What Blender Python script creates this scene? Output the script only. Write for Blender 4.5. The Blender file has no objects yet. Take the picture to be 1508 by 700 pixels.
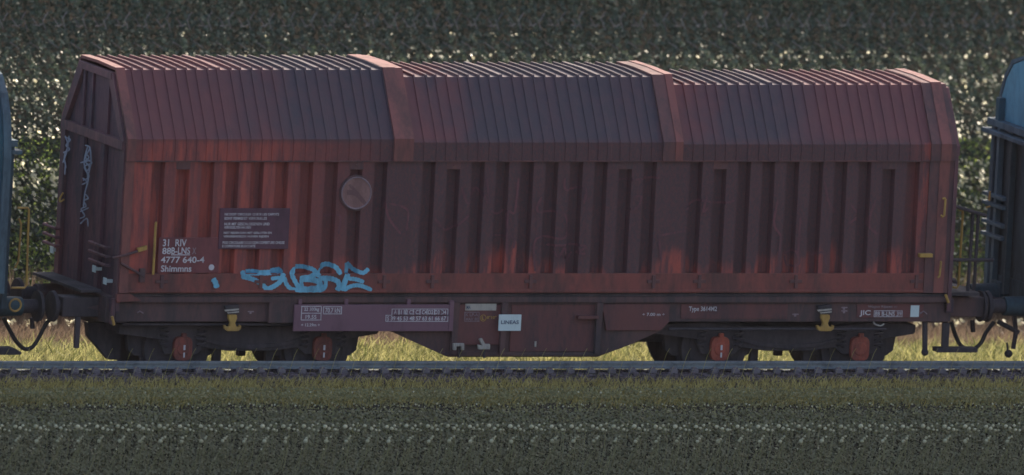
import bpy, math, random
import numpy as np
from mathutils import Vector, Matrix
R = math.radians
rng = np.random.default_rng(7); random.seed(7)
scene = bpy.context.scene
col = scene.collection

# ------------------------------------------------------------------ camera, sky, sun, exposure
SA = 0.38; AZ = math.asin(SA); CA = math.cos(AZ); PI8 = R(8.0); SP = math.sin(PI8); CP = math.cos(PI8)
S = 123.2; U0 = 185 / S                     # photograph pixels per metre
rv = Vector((CA, -SA * CP, SA * SP)); uv = Vector((0, SP, CP)); dv = Vector((SA, CA * CP, -CA * SP))
cam = bpy.data.cameras.new('Camera'); cam.type = 'ORTHO'; cam.ortho_scale = 1508 / S
cam.clip_start = 0.1; cam.clip_end = 2000
co = bpy.data.objects.new('Camera', cam); col.objects.link(co)
M3 = Matrix((rv, uv, -dv)).transposed()
co.matrix_world = Matrix.Translation(uv * U0 - dv * 42) @ M3.to_4x4()
scene.camera = co
cam.dof.use_dof = True; cam.dof.focus_distance = 41.2; cam.dof.aperture_fstop = 1 / (2 * .06); cam.dof.aperture_blades = 0

SUN = Vector((0.70, 0.50, 0.46)).normalized()
world = bpy.data.worlds.new('World'); scene.world = world; world.use_nodes = True
wn = world.node_tree.nodes; wl = world.node_tree.links
sky = wn.new('ShaderNodeTexSky'); sky.sky_type = 'NISHITA'; sky.sun_disc = False
sky.dust_density = 3.5; sky.ozone_density = 0.55; sky.sun_elevation = math.asin(SUN.z); sky.sun_rotation = math.atan2(SUN.x, SUN.y)
wl.new(sky.outputs[0], wn['Background'].inputs[0]); wn['Background'].inputs[1].default_value = 0.15
sl = bpy.data.lights.new('Sun', 'SUN'); sl.energy = 4.6; sl.angle = R(0.6); sl.color = (1.0, 0.86, 0.68)
so = bpy.data.objects.new('Sun', sl); col.objects.link(so); so.location = (20, 5, 12)
so.rotation_euler = SUN.to_track_quat('Z', 'Y').to_euler()
scene.view_settings.view_transform = 'Standard'; scene.view_settings.look = 'None'
scene.view_settings.exposure = 0.76; scene.view_settings.gamma = 1.0
scene.view_settings.use_curve_mapping = False
scene.render.film_transparent = False
scene.cycles.filter_width = 1.6
scene.cycles.max_bounces = 6
scene.cycles.transparent_max_bounces = 8

# ------------------------------------------------------------------ helpers
def Zat(py, Y): return ((350 - py) / S + U0 - SP * Y) / CP
def Xat(px, py, Y): return ((px - 754) / S + SA * CP * Y - SA * SP * Zat(py, Y)) / CA
def at(px, py, Y): return Vector((Xat(px, py, Y), Y, Zat(py, Y)))
def at_end(px, py, X):                       # a point on the cross plane X = const
    a = (px - 754) / S - CA * X; b = (350 - py) / S + U0
    Z = (b + SP * a / (SA * CP)) / (CP + SP * SA * SP / (SA * CP))
    return Vector((X, (SA * SP * Z - a) / (SA * CP), Z))

def tag(o, label=None, cat=None, group=None, kind=None):
    if label: o['label'] = label
    if cat: o['category'] = cat
    if group: o['group'] = group
    if kind: o['kind'] = kind
    return o

def link(name, me, mat, parent=None, loc=(0, 0, 0)):
    o = bpy.data.objects.new(name, me); col.objects.link(o)
    if mat is not None:
        for m in (mat if isinstance(mat, (list, tuple)) else [mat]): me.materials.append(m)
    o.location = loc
    if parent is not None: o.parent = parent
    return o

def empty(name, loc):
    o = bpy.data.objects.new(name, None); col.objects.link(o); o.location = loc; o.empty_display_size = 0.3
    return o

class MB:
    def __init__(s): s.v = []; s.f = []; s.m = []; s.mi = 0
    def add(s, vs, fs):
        n = len(s.v); s.v += [tuple(v) for v in vs]
        for f in fs: s.f.append([n + i for i in f]); s.m.append(s.mi)
        return s
    def box(s, x0, x1, y0, y1, z0, z1):
        if x0 > x1: x0, x1 = x1, x0
        if y0 > y1: y0, y1 = y1, y0
        if z0 > z1: z0, z1 = z1, z0
        return s.add([(x0, y0, z0), (x1, y0, z0), (x1, y1, z0), (x0, y1, z0), (x0, y0, z1), (x1, y0, z1), (x1, y1, z1), (x0, y1, z1)],
                     [(0, 3, 2, 1), (4, 5, 6, 7), (0, 1, 5, 4), (1, 2, 6, 5), (2, 3, 7, 6), (3, 0, 4, 7)])
    def pbox(s, px0, px1, py0, py1, Y, t=0.03):          # box whose near face covers this picture area at depth Y
        pm = (py0 + py1) / 2
        return s.box(Xat(px0, pm, Y), Xat(px1, pm, Y), Y, Y + t, Zat(py1, Y), Zat(py0, Y))
    def prism(s, pts, y0, y1):                            # pts: (x, z), extruded along y
        n = len(pts)
        a = sum(pts[i][0] * pts[(i + 1) % n][1] - pts[(i + 1) % n][0] * pts[i][1] for i in range(n))
        if a < 0: pts = pts[::-1]
        vs = [(x, y0, z) for x, z in pts] + [(x, y1, z) for x, z in pts]
        fs = [tuple(range(n)), tuple(range(2 * n - 1, n - 1, -1))]
        for i in range(n): j = (i + 1) % n; fs.append((i, n + i, n + j, j))
        return s.add(vs, fs)
    def pprism(s, ppts, Y, t):
        return s.prism([(Xat(a, b, Y), Zat(b, Y)) for a, b in ppts], Y, Y + t)
    def profile(s, yz, x0, x1):                           # closed (y, z) section extruded along x
        n = len(yz)
        a = sum(yz[i][0] * yz[(i + 1) % n][1] - yz[(i + 1) % n][0] * yz[i][1] for i in range(n))
        if a < 0: yz = yz[::-1]
        vs = [(x0, y, z) for y, z in yz] + [(x1, y, z) for y, z in yz]
        fs = [tuple(range(n - 1, -1, -1)), tuple(range(n, 2 * n))]
        for i in range(n): j = (i + 1) % n; fs.append((i, j, n + j, n + i))
        return s.add(vs, fs)
    def strip(s, yz, x0, x1):                             # open section (near to far over the top), one skin
        n = len(yz); vs = [(x0, y, z) for y, z in yz] + [(x1, y, z) for y, z in yz]
        return s.add(vs, [(i, n + i, n + i + 1, i + 1) for i in range(n - 1)])
    def cyl(s, c, axis, r, l, n=20, r2=None):
        r2 = r if r2 is None else r2
        A = Vector(axis).normalized(); B = A.orthogonal().normalized(); D = A.cross(B); c = Vector(c)
        vs = []
        for k, rr in ((0, r), (1, r2)):
            for i in range(n):
                t = 2 * math.pi * i / n; vs.append(c + A * (l * k) + B * (rr * math.cos(t)) + D * (rr * math.sin(t)))
        fs = [tuple(range(n - 1, -1, -1)), tuple(range(n, 2 * n))] + [(i, (i + 1) % n, n + (i + 1) % n, n + i) for i in range(n)]
        return s.add(vs, fs)
    def tube(s, pts, r, n=8, closed=False):
        pts = [Vector(p) for p in pts]; N = len(pts); vs = []; ref = None
        for i, p in enumerate(pts):
            if closed: T = pts[(i + 1) % N] - pts[i - 1]
            else: T = pts[min(i + 1, N - 1)] - pts[max(i - 1, 0)]
            T.normalize()
            if ref is None: ref = T.orthogonal()
            B = (ref - T * ref.dot(T)).normalized(); ref = B; D = T.cross(B)
            for k in range(n):
                t = 2 * math.pi * k / n; vs.append(p + B * (r * math.cos(t)) + D * (r * math.sin(t)))
        fs = []
        for i in range(N if closed else N - 1):
            j = (i + 1) % N
            for k in range(n): fs.append((i * n + k, i * n + (k + 1) % n, j * n + (k + 1) % n, j * n + k))
        if not closed: fs += [tuple(range(n - 1, -1, -1)), tuple(range((N - 1) * n, N * n))]
        return s.add(vs, fs)
    def ball(s, c, r, n=12, sc=(1, 1, 1)):
        vs = []; fs = []; h = n // 2
        for i in range(h + 1):
            th = math.pi * i / h
            for k in range(n):
                ph = 2 * math.pi * k / n
                vs.append((c[0] + sc[0] * r * math.sin(th) * math.cos(ph), c[1] + sc[1] * r * math.sin(th) * math.sin(ph), c[2] + sc[2] * r * math.cos(th)))
        for i in range(h):
            for k in range(n): fs.append((i * n + k, (i + 1) * n + k, (i + 1) * n + (k + 1) % n, i * n + (k + 1) % n))
        return s.add(vs, fs)
    def build(s, name, mat, parent=None, bevel=0, smooth=False, org=None):
        if org is None: org = root_of(parent)
        me = bpy.data.meshes.new(name)
        me.from_pydata([(v[0] - org[0], v[1] - org[1], v[2] - org[2]) for v in s.v], [], s.f)
        o = link(name, me, mat, parent, org if parent is None else (0, 0, 0))
        if any(s.m): me.polygons.foreach_set('material_index', s.m)
        if smooth: me.polygons.foreach_set('use_smooth', [True] * len(s.f))
        me.validate(); me.update()
        if bevel:
            b = o.modifiers.new('bevel', 'BEVEL'); b.width = bevel; b.segments = 2; b.limit_method = 'ANGLE'; b.angle_limit = R(40)
        return o

def root_of(o):
    while o is not None and o.parent is not None: o = o.parent
    return tuple(o.location) if o is not None else (0, 0, 0)

def smooth_path(pts, k=6):
    P = [Vector(p) for p in pts]; out = []
    for i in range(len(P) - 1):
        p0 = P[max(i - 1, 0)]; p1 = P[i]; p2 = P[i + 1]; p3 = P[min(i + 2, len(P) - 1)]
        for j in range(k):
            t = j / k
            out.append(0.5 * ((2 * p1) + (p2 - p0) * t + (2 * p0 - 5 * p1 + 4 * p2 - p3) * t * t + (3 * p1 - p0 - 3 * p2 + p3) * t ** 3))
    out.append(P[-1]); return out

# ------------------------------------------------------------------ materials
def nd(nt, t, **kw):
    n = nt.nodes.new(t)
    for k, v in kw.items(): setattr(n, k, v)
    return n
def newmat(name, color=(.5, .5, .5), rough=.6, metal=0.0, spec=.5):
    m = bpy.data.materials.new(name); m.use_nodes = True
    b = m.node_tree.nodes['Principled BSDF']
    b.inputs['Base Color'].default_value = (*color, 1); b.inputs['Roughness'].default_value = rough
    b.inputs['Metallic'].default_value = metal; b.inputs['Specular IOR Level'].default_value = spec
    return m
def mth(nt, op, a, b=None, c=None, clamp=False):
    n = nd(nt, 'ShaderNodeMath', operation=op, use_clamp=clamp)
    for i, x in enumerate((a, b, c)):
        if x is None: continue
        if isinstance(x, (int, float)): n.inputs[i].default_value = x
        else: nt.links.new(x, n.inputs[i])
    return n.outputs[0]
def sstep(nt, x, lo, hi):
    n = nd(nt, 'ShaderNodeMapRange', interpolation_type='SMOOTHSTEP')
    nt.links.new(x, n.inputs[0]); n.inputs[1].default_value = lo; n.inputs[2].default_value = hi
    return n.outputs[0]
def noise(nt, vec, scale, stretch=(1, 1, 1), detail=5, rough=.6):
    mp = nd(nt, 'ShaderNodeMapping'); mp.inputs['Scale'].default_value = stretch
    nt.links.new(vec, mp.inputs[0])
    n = nd(nt, 'ShaderNodeTexNoise'); n.inputs['Scale'].default_value = scale; n.inputs['Detail'].default_value = detail
    n.inputs['Roughness'].default_value = rough
    nt.links.new(mp.outputs[0], n.inputs['Vector']); return n.outputs[0]
def mixc(nt, f, a, b):
    n = nd(nt, 'ShaderNodeMix', data_type='RGBA')
    if isinstance(f, (int, float)): n.inputs[0].default_value = f
    else: nt.links.new(f, n.inputs[0])
    for i, x in ((6, a), (7, b)):
        if isinstance(x, tuple): n.inputs[i].default_value = (*x, 1)
        else: nt.links.new(x, n.inputs[i])
    return n.outputs[2]

def worn(name, base, grime, amount=.5, rough=.6, scale=2.5, streak=True, metal=0.0):
    m = newmat(name, base, rough, metal); nt = m.node_tree; b = nt.nodes['Principled BSDF']
    tc = nd(nt, 'ShaderNodeTexCoord').outputs['Object']
    n1 = noise(nt, tc, scale, (1, 1, .3) if streak else (1, 1, 1), 8, .68)
    n2 = noise(nt, tc, scale * 9, (1, 1, .35) if streak else (1, 1, 1), 5)
    f = mth(nt, 'ADD', mth(nt, 'MULTIPLY', n1, .75), mth(nt, 'MULTIPLY', n2, .25))
    lo = .72 - amount * .5
    f = sstep(nt, f, lo - .1, lo + .16)
    nt.links.new(mixc(nt, f, base, grime), b.inputs['Base Color'])
    nt.links.new(mth(nt, 'ADD', mth(nt, 'MULTIPLY', f, .25), rough), b.inputs['Roughness'])
    bp = nd(nt, 'ShaderNodeBump'); bp.inputs['Strength'].default_value = .25; bp.inputs['Distance'].default_value = .01
    nt.links.new(n1, bp.inputs['Height']); nt.links.new(bp.outputs[0], b.inputs['Normal'])
    return m

RED = (.42, .082, .062); SOOT = (.080, .043, .052); DUST = (.066, .048, .064)

def hood_paint(name, soot_x0, soot_x1, clean_x0, clean_x1, dust_x0, dust_x1, dust_end0, dust_end1):
    """Red oxide paint with soot over the upper wall and grey film on the roof; the bounds are where the dirt sits along the wagon."""
    m = newmat(name, RED, .55); nt = m.node_tree; b = nt.nodes['Principled BSDF']
    tc = nd(nt, 'ShaderNodeTexCoord').outputs['Object']
    sx = nd(nt, 'ShaderNodeSeparateXYZ'); nt.links.new(tc, sx.inputs[0]); X, Z = sx.outputs[0], sx.outputs[2]
    big = noise(nt, tc, 1.1, (1, 1, .6), 6, .6); fine = noise(nt, tc, 9, (1, 1, .12), 6, .65); spk = noise(nt, tc, 34, (1, 1, .6), 4, .7)
    cen = lambda o, k: mth(nt, 'MULTIPLY', mth(nt, 'SUBTRACT', o, .5), k)
    Xn = mth(nt, 'ADD', X, cen(big, 2.0)); Zn = mth(nt, 'ADD', mth(nt, 'ADD', Z, cen(big, .75)), cen(fine, .55))
    z0 = -ROOT[2]
    colx = noise(nt, tc, 1.35, (1, .05, .05), 2, .5); Zn = mth(nt, 'ADD', Zn, cen(colx, 1.5))
    soot = mth(nt, 'MULTIPLY', sstep(nt, Xn, soot_x0, soot_x1), sstep(nt, Zn, z0 + 1.08, z0 + 1.36))
    soot = mth(nt, 'MULTIPLY', soot, mth(nt, 'SUBTRACT', 1.0, sstep(nt, X, clean_x0, clean_x1)))
    low = mth(nt, 'MULTIPLY', sstep(nt, fine, .36, .58), (.62 if soot_x0 > -8 else .84))
    soot = mth(nt, 'MAXIMUM', mth(nt, 'MULTIPLY', soot, .93), low)
    soot = mth(nt, 'ADD', soot, cen(spk, .5), clamp=True)
    c1 = mixc(nt, soot, RED, SOOT)
    onroof = sstep(nt, Z, z0 + 2.70, z0 + 2.80)
    dust = mth(nt, 'MULTIPLY', sstep(nt, Xn, dust_x0, dust_x1), mth(nt, 'SUBTRACT', 1.0, sstep(nt, Xn, dust_end0, dust_end1)))
    dust = mth(nt, 'ADD', mth(nt, 'MULTIPLY', dust, .66), mth(nt, 'ADD', .26, mth(nt, 'ADD', cen(fine, .6), cen(big, .9))), clamp=True)
    c2 = mixc(nt, mth(nt, 'MULTIPLY', dust, .97), (.19, .052, .054), DUST)
    nt.links.new(mixc(nt, onroof, c1, c2), b.inputs['Base Color'])
    nt.links.new(mth(nt, 'ADD', .5, mth(nt, 'MULTIPLY', fine, .3)), b.inputs['Roughness'])
    bp = nd(nt, 'ShaderNodeBump'); bp.inputs['Strength'].default_value = .22; bp.inputs['Distance'].default_value = .03
    nt.links.new(noise(nt, tc, 5, (1, 1, .5), 4), bp.inputs['Height']); nt.links.new(bp.outputs[0], b.inputs['Normal'])
    return m

def leafmat(name, c1, c2, trans=.35, scale=3.0, rough=.5, spec=.35):
    m = newmat(name, c1, rough, 0, spec); nt = m.node_tree; b = nt.nodes['Principled BSDF']
    g = nd(nt, 'ShaderNodeNewGeometry')
    pos = g.outputs['Position']
    f = mth(nt, 'ADD', mth(nt, 'MULTIPLY', noise(nt, pos, scale, (1, 1, 1), 3), .7), mth(nt, 'MULTIPLY', g.outputs['Random Per Island'], .4))
    c = mixc(nt, sstep(nt, f, .3, .8), c1, c2)
    nt.links.new(c, b.inputs['Base Color'])
    tr = nd(nt, 'ShaderNodeBsdfTranslucent'); nt.links.new(c, tr.inputs[0])
    mx = nd(nt, 'ShaderNodeMixShader'); mx.inputs[0].default_value = trans
    nt.links.new(b.outputs[0], mx.inputs[1]); nt.links.new(tr.outputs[0], mx.inputs[2])
    nt.links.new(mx.outputs[0], nt.nodes['Material Output'].inputs[0])
    return m

def groundmat(name, c1, c2, scale):
    m = newmat(name, c1, .95, 0, .1); nt = m.node_tree; b = nt.nodes['Principled BSDF']
    pos = nd(nt, 'ShaderNodeNewGeometry').outputs['Position']
    f = sstep(nt, noise(nt, pos, scale, (1, 1, 1), 8, .7), .35, .65)
    nt.links.new(mixc(nt, f, c1, c2), b.inputs['Base Color'])
    bp = nd(nt, 'ShaderNodeBump'); bp.inputs['Strength'].default_value = .6; bp.inputs['Distance'].default_value = .03
    nt.links.new(noise(nt, pos, scale * 6, (1, 1, 1), 5), bp.inputs['Height']); nt.links.new(bp.outputs[0], b.inputs['Normal'])
    return m

# ------------------------------------------------------------------ main dimensions
YN, YF = -0.50, 1.50; YC = 0.5                 # near and far side wall of the wagons
ZR = -0.22                                     # rail top of the wagon's track
ROOT = (0.0, YC, ZR)
P = 30.4 / S / CA                              # spacing of the plants along the line
ZG = -0.42

M = {}
M['under'] = worn('underframe_paint', (.125, .060, .060), (.064, .047, .052), .5, .65)
M['under_red'] = worn('underframe_red_paint', (.155, .050, .050), (.07, .042, .048), .4, .6)
M['dark'] = worn('grimy_black_steel', (.066, .050, .057), (.038, .032, .038), .5, .7)
M['bogie'] = worn('bogie_grime', (.085, .064, .072), (.050, .041, .047), .5, .75)
M['plate'] = worn('purple_plate_paint', (.185, .090, .125), (.12, .062, .082), .3, .55)
M['hoop'] = worn('hoop_red_paint', (.25, .074, .064), (.13, .056, .056), .42, .5)
M['hoop_dark'] = worn('hoop_sooty_paint', (.17, .060, .058), (.085, .05, .056), .5, .55)
M['sill'] = worn('sill_red_paint', (.25, .062, .052), (.11, .050, .048), .45, .6)
M['end'] = worn('end_wall_paint', (.125, .045, .062), (.058, .040, .056), .5, .65)
M['end_frame'] = worn('end_frame_paint', (.19, .066, .074), (.095, .054, .064), .5, .6)
M['white'] = worn('white_lettering_paint', (.62, .58, .62), (.34, .27, .30), .35, .6, 6)
M['faint'] = worn('faded_lettering_paint', (.30, .22, .25), (.20, .13, .15), .45, .6, 6)
M['yellow'] = worn('yellow_handle_paint', (.50, .29, .07), (.26, .15, .05), .4, .5, 6)
M['axle'] = worn('red_axle_box_paint', (.46, .088, .052), (.18, .046, .036), .45, .5, 6)
M['axle_dull'] = worn('dull_red_axle_box_paint', (.30, .066, .046), (.12, .042, .038), .5, .6, 7)
M['steel'] = worn('rubbed_rail_steel', (.235, .265, .30), (.13, .14, .165), .4, .4, 5, False, .35)
M['clip'] = worn('grey_clip_block', (.19, .16, .18), (.13, .11, .125), .45, .8, 7, False)
M['rust'] = worn('rail_rust', (.075, .06, .068), (.045, .038, .046), .5, .8, 7, False)
M['board'] = worn('dark_board_paint', (.115, .045, .072), (.085, .040, .056), .4, .55)
M['panel'] = worn('data_panel_paint', (.215, .055, .060), (.14, .045, .052), .4, .55)
M['pale'] = worn('pale_metal', (.45, .40, .36), (.22, .19, .18), .4, .5, 8)
M['spray'] = worn('blue_spray_paint', (.19, .52, .71), (.10, .25, .36), .42, .55, 4)
M['spray_red'] = worn('faded_red_spray_paint', (.19, .060, .072), (.10, .050, .062), .5, .6, 6)
M['chalk'] = worn('pale_marker_scrawl', (.30, .30, .40), (.17, .165, .23), .4, .8, 8)
M['emblem'] = worn('faded_emblem_paint', (.32, .165, .155), (.21, .11, .105), .45, .7, 5)
M['emblem_dim'] = worn('worn_emblem_mark', (.22, .115, .115), (.17, .088, .09), .5, .7, 5)
M['rubber'] = newmat('black_rubber', (.02, .018, .02), .6)
M['blue'] = worn('blue_wagon_paint', (.026, .098, .142), (.018, .045, .064), .45, .5)
M['blue_pale'] = worn('light_blue_wagon_paint', (.115, .31, .43), (.07, .18, .25), .4, .5)
M['blue_dark'] = worn('dark_blue_steel', (.028, .064, .086), (.022, .036, .048), .5, .6)
M['blue_frame'] = worn('grey_blue_frame_paint', (.075, .130, .170), (.042, .065, .088), .45, .55)
M['sign'] = worn('white_sign_enamel', (.62, .70, .72), (.42, .48, .50), .2, .4, 5)
M['ink'] = newmat('dark_blue_print', (.05, .07, .14), .6)

# ------------------------------------------------------------------ ground
secs = [(-400, -6), (-60, -5), (-14, -4.2), (-6, -3.1), (-3.6, -2.1), (-2.1, -.205), (-1.35, -.045), (-1.08, .0), (-.99, .02),
        (-.83, .02), (-.72, .0), (-.45, -.28), (-.3, -.40), (2.0, ZG), (5.6, ZG), (6.1, ZG + .04), (7.6, .2), (10.3, 2.2), (12.8, 4.0), (15, 5.0), (30, 6), (400, 9)]
xs = [-400, -60, -20] + list(np.linspace(-9, 9, 73)) + [20, 60, 400]
gm = MB(); gv = []
for y, z in secs:
    for x in xs: gv.append((x, y, z + (.012 * math.sin(x * 3.1 + y * 5) if -8 < y < 5.6 and abs(y + .9) > .15 else 0)))
nx = len(xs)
gm.add(gv, [(j * nx + i, j * nx + i + 1, (j + 1) * nx + i + 1, (j + 1) * nx + i) for j in range(len(secs) - 1) for i in range(nx - 1)])
M['soil'] = groundmat('dark_soil', (.095, .080, .062), (.055, .048, .040), 3)
tag(gm.build('ground', M['soil'], smooth=True), kind='structure')
hz = MB(); hz.box(-402, 402, -402, 402, -7.2, 10.5)
hm = bpy.data.materials.new('thin_haze'); hm.use_nodes = True; hm.node_tree.nodes.clear()
ho = nd(hm.node_tree, 'ShaderNodeOutputMaterial'); hv = nd(hm.node_tree, 'ShaderNodeVolumePrincipled')
hv.inputs['Color'].default_value = (.84, .82, .95, 1); hv.inputs['Density'].default_value = .00015; hv.inputs['Anisotropy'].default_value = .2
hm.node_tree.links.new(hv.outputs[0], ho.inputs['Volume'])
tag(hz.build('haze', hm), kind='stuff')

# ------------------------------------------------------------------ scattered leaves and blades
TILES = 84; XL0 = -10.2
def periodic(n, keep=.72, jit=.012):
    """n random x positions in one plant spacing, repeated along the line; returns x and the index of the source plant."""
    base = rng.random(n) * P
    x = np.concatenate([base + k * P + XL0 for k in range(TILES)])
    idx = np.tile(np.arange(n), TILES)
    x = x + rng.normal(0, jit, x.size)
    loose = rng.random(x.size) > keep
    return x, idx, loose
def scatter_field(n, lo, hi, keep, seed=None):
    """periodic values in [lo, hi] that mostly repeat from plant to plant"""
    return lambda idx, loose: np.where(loose, rng.uniform(lo, hi, idx.size), rng.uniform(lo, hi, n)[idx])

def mesh_np(name, verts, faces, mat, parent=None, mi=None):
    me = bpy.data.meshes.new(name); nv = len(verts); nf, k = faces.shape
    me.vertices.add(nv); me.vertices.foreach_set('co', verts.astype(np.float32).ravel())
    me.loops.add(nf * k); me.loops.foreach_set('vertex_index', faces.astype(np.int32).ravel())
    me.polygons.add(nf); me.polygons.foreach_set('loop_start', (np.arange(nf) * k).astype(np.int32))
    me.update(calc_edges=True); me.validate()
    return link(name, me, mat, parent)

def leaves(name, pos, size, nrm, mat, aspect=.6, parent=None):
    N = len(pos); nrm = nrm / np.linalg.norm(nrm, axis=1, keepdims=True)
    a = rng.normal(size=(N, 3)); a -= nrm * (a * nrm).sum(1, keepdims=True); a /= np.linalg.norm(a, axis=1, keepdims=True)
    b = np.cross(nrm, a); s = size[:, None]
    bend = nrm * s * .18
    q = np.stack([pos - a * s, pos - b * s * aspect + bend * .6, pos + a * s - bend, pos + b * s * aspect + bend * .6], 1).reshape(-1, 3)
    return mesh_np(name, q, np.arange(4 * N).reshape(N, 4), mat, parent)

def blades(name, base, h, lean, w, mat):
    """tapered two-segment blades; lean is an (N,3) offset of the tip"""
    N = len(base); ang = rng.uniform(0, math.pi, N)
    side = np.stack([np.cos(ang), np.sin(ang) * .6, np.zeros(N)], 1) * w[:, None]
    mid = base + np.stack([lean[:, 0] * .35, lean[:, 1] * .35, h * .55], 1)
    tip = base + np.stack([lean[:, 0], lean[:, 1], h], 1)
    v = np.stack([base - side, base + side, mid - side * .75, mid + side * .75, tip - side * .1, tip + side * .1], 1).reshape(-1, 3)
    o = np.arange(N)[:, None] * 6
    f = np.concatenate([o + np.array([[0, 1, 3, 2]]), o + np.array([[2, 3, 5, 4]])], 0)
    return mesh_np(name, v, f, mat)

# bank profile: z of hedge base / bank at y
by = np.array([-400, 5.6, 6.1, 7.6, 10.3, 12.8, 15]); bz = np.array([ZG, ZG, ZG + .04, .2, 2.2, 4.0, 5.0])
bank = lambda y: np.interp(y, by, bz)

M['leaf'] = leafmat('dark_hedge_leaf', (.066, .092, .064), (.125, .158, .108), .25, 2.2)
M['leaf_lit'] = leafmat('sunlit_tone_leaf', (.15, .24, .06), (.38, .46, .14), .6, 4)  # lit copy of the hedge leaf: sunlight painted into a brighter green
M['glint'] = leafmat('pale_leaf_glint', (.84, .80, .56), (.90, .88, .74), .75, 4, .3)  # near-white colour stands in for sun glints on leaves
M['dry'] = leafmat('dry_stem', (.15, .108, .085), (.36, .275, .20), .35, 8)
M['grass'] = leafmat('sunny_grass', (.095, .125, .04), (.60, .57, .26), .42, 6)
M['olive'] = leafmat('olive_weed', (.36, .285, .095), (.62, .51, .19), .3, 9)
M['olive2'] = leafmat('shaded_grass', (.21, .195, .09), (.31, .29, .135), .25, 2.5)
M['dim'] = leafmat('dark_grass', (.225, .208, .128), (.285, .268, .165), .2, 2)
M['seed'] = leafmat('pale_foreground_dot', (.50, .47, .31), (.66, .62, .44), .2, 6)  # pale tone of foreground dots; stands in for glints on the balls

# the hedge: leaf clumps over a bank that leans away from the line
n = 5000
x, idx, loose = periodic(n, .62, .014)
z = scatter_field(n, -.25, 4.6, .7)(idx, loose)
u = scatter_field(n, 0, 1, .7)(idx, loose)
front_ = lambda z: 6.15 + 1.3 * np.clip(z - .2, 0, 9) + .22 * np.sin(z * 2.1 + 1)
front = front_(z) + .16 * np.sin(z * 5.3 + np.sin(x * 2 * math.pi / P) * 1.2)
y = front + .9 * u ** 1.6
pos = np.stack([x, y, z], 1)
nrm = rng.normal(size=(len(x), 3)) + np.array([.1, -.7, .45])
size = rng.uniform(.013, .040, len(x))
hedge = leaves('hedge', pos, size, nrm, M['leaf'])
tag(hedge, 'dense dark green hedge filling the whole background behind the wagons', kind='stuff')
# pale twigs in the hedge
tw = MB()
M['twig'] = leafmat('pale_twig', (.20, .17, .17), (.32, .28, .27), 0, 5)
for a in (((18, 27), (22, 33), (26, 39)), ((26, 39), (21, 38), (20, 39)), ((26, 39), (29, 36), (31, 37)), ((32, 29), (34, 35), (37, 44)), ((40, 18), (36, 24), (33, 30)), ((12, 62), (19, 66), (27, 72))):
    Yd = 7.9
    for _ in range(8): Yd = float(front_(Zat(a[0][1], Yd))) - .2
    q = [at(x_, y_, Yd) for x_, y_ in a]; x0 = q[0].x - math.floor((q[0].x - XL0) / P) * P - q[0].x
    for k in range(TILES):
        o_ = Vector((x0 + (k - 1) * P + random.gauss(0, .003), random.gauss(0, .03), random.gauss(0, .003)))
        tw.tube([v + o_ for v in q], .0055, 4)
tag(tw.build('hedge_twigs', M['twig']), 'pale bare twigs showing in the upper part of the hedge', kind='stuff')
# leaf glints painted as near-white leaf faces, in rows like the photograph's
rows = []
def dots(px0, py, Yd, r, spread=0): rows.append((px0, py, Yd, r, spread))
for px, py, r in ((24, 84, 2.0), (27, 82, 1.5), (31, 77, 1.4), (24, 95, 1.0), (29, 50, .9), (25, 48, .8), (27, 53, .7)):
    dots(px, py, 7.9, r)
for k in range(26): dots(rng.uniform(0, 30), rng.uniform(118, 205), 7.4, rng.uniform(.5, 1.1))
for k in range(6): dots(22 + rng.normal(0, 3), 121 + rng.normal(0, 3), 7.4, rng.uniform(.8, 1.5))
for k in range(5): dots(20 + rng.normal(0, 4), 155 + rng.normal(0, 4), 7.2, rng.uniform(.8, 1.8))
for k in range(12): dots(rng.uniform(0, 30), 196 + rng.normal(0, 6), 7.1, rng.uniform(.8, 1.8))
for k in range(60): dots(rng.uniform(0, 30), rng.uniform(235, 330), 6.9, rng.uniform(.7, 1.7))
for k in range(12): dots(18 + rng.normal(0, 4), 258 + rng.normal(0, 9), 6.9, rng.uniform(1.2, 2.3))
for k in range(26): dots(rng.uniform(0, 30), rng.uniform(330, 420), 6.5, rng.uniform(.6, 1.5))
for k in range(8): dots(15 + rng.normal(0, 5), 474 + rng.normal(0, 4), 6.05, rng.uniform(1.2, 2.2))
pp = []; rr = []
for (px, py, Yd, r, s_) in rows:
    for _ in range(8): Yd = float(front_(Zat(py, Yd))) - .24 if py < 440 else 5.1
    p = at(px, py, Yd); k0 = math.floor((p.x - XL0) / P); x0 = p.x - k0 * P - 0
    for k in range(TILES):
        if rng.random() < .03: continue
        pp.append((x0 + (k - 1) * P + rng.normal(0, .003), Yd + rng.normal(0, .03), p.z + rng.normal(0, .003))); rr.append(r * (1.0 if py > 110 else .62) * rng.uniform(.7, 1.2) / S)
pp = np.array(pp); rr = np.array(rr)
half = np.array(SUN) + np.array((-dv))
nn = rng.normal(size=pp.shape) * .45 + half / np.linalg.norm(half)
bl = leaves('hedge_glints', pp, rr * 2.5, nn, M['glint'], .95)
tag(bl, 'sun glints painted as small near-white leaf faces, dotted in rows over the dark hedge', kind='stuff')
# lighter foliage low in the hedge, its sunlit tone put into the colour
n = 620
x, idx, loose = periodic(n, .7, .008)
z = .05 + 1.6 * scatter_field(n, 0, 1, .7)(idx, loose) ** 1.5
y = front_(z) - .15 + scatter_field(n, -.1, .35, .7)(idx, loose)
lit = leaves('lit_tone_leaves', np.stack([x, y, z], 1), rng.uniform(.012, .032, len(x)), rng.normal(size=(len(x), 3)) + half * .6, M['leaf_lit'])
tag(lit, 'leaves coloured a sunlit lighter green on the lower face of the hedge', kind='stuff')
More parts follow.
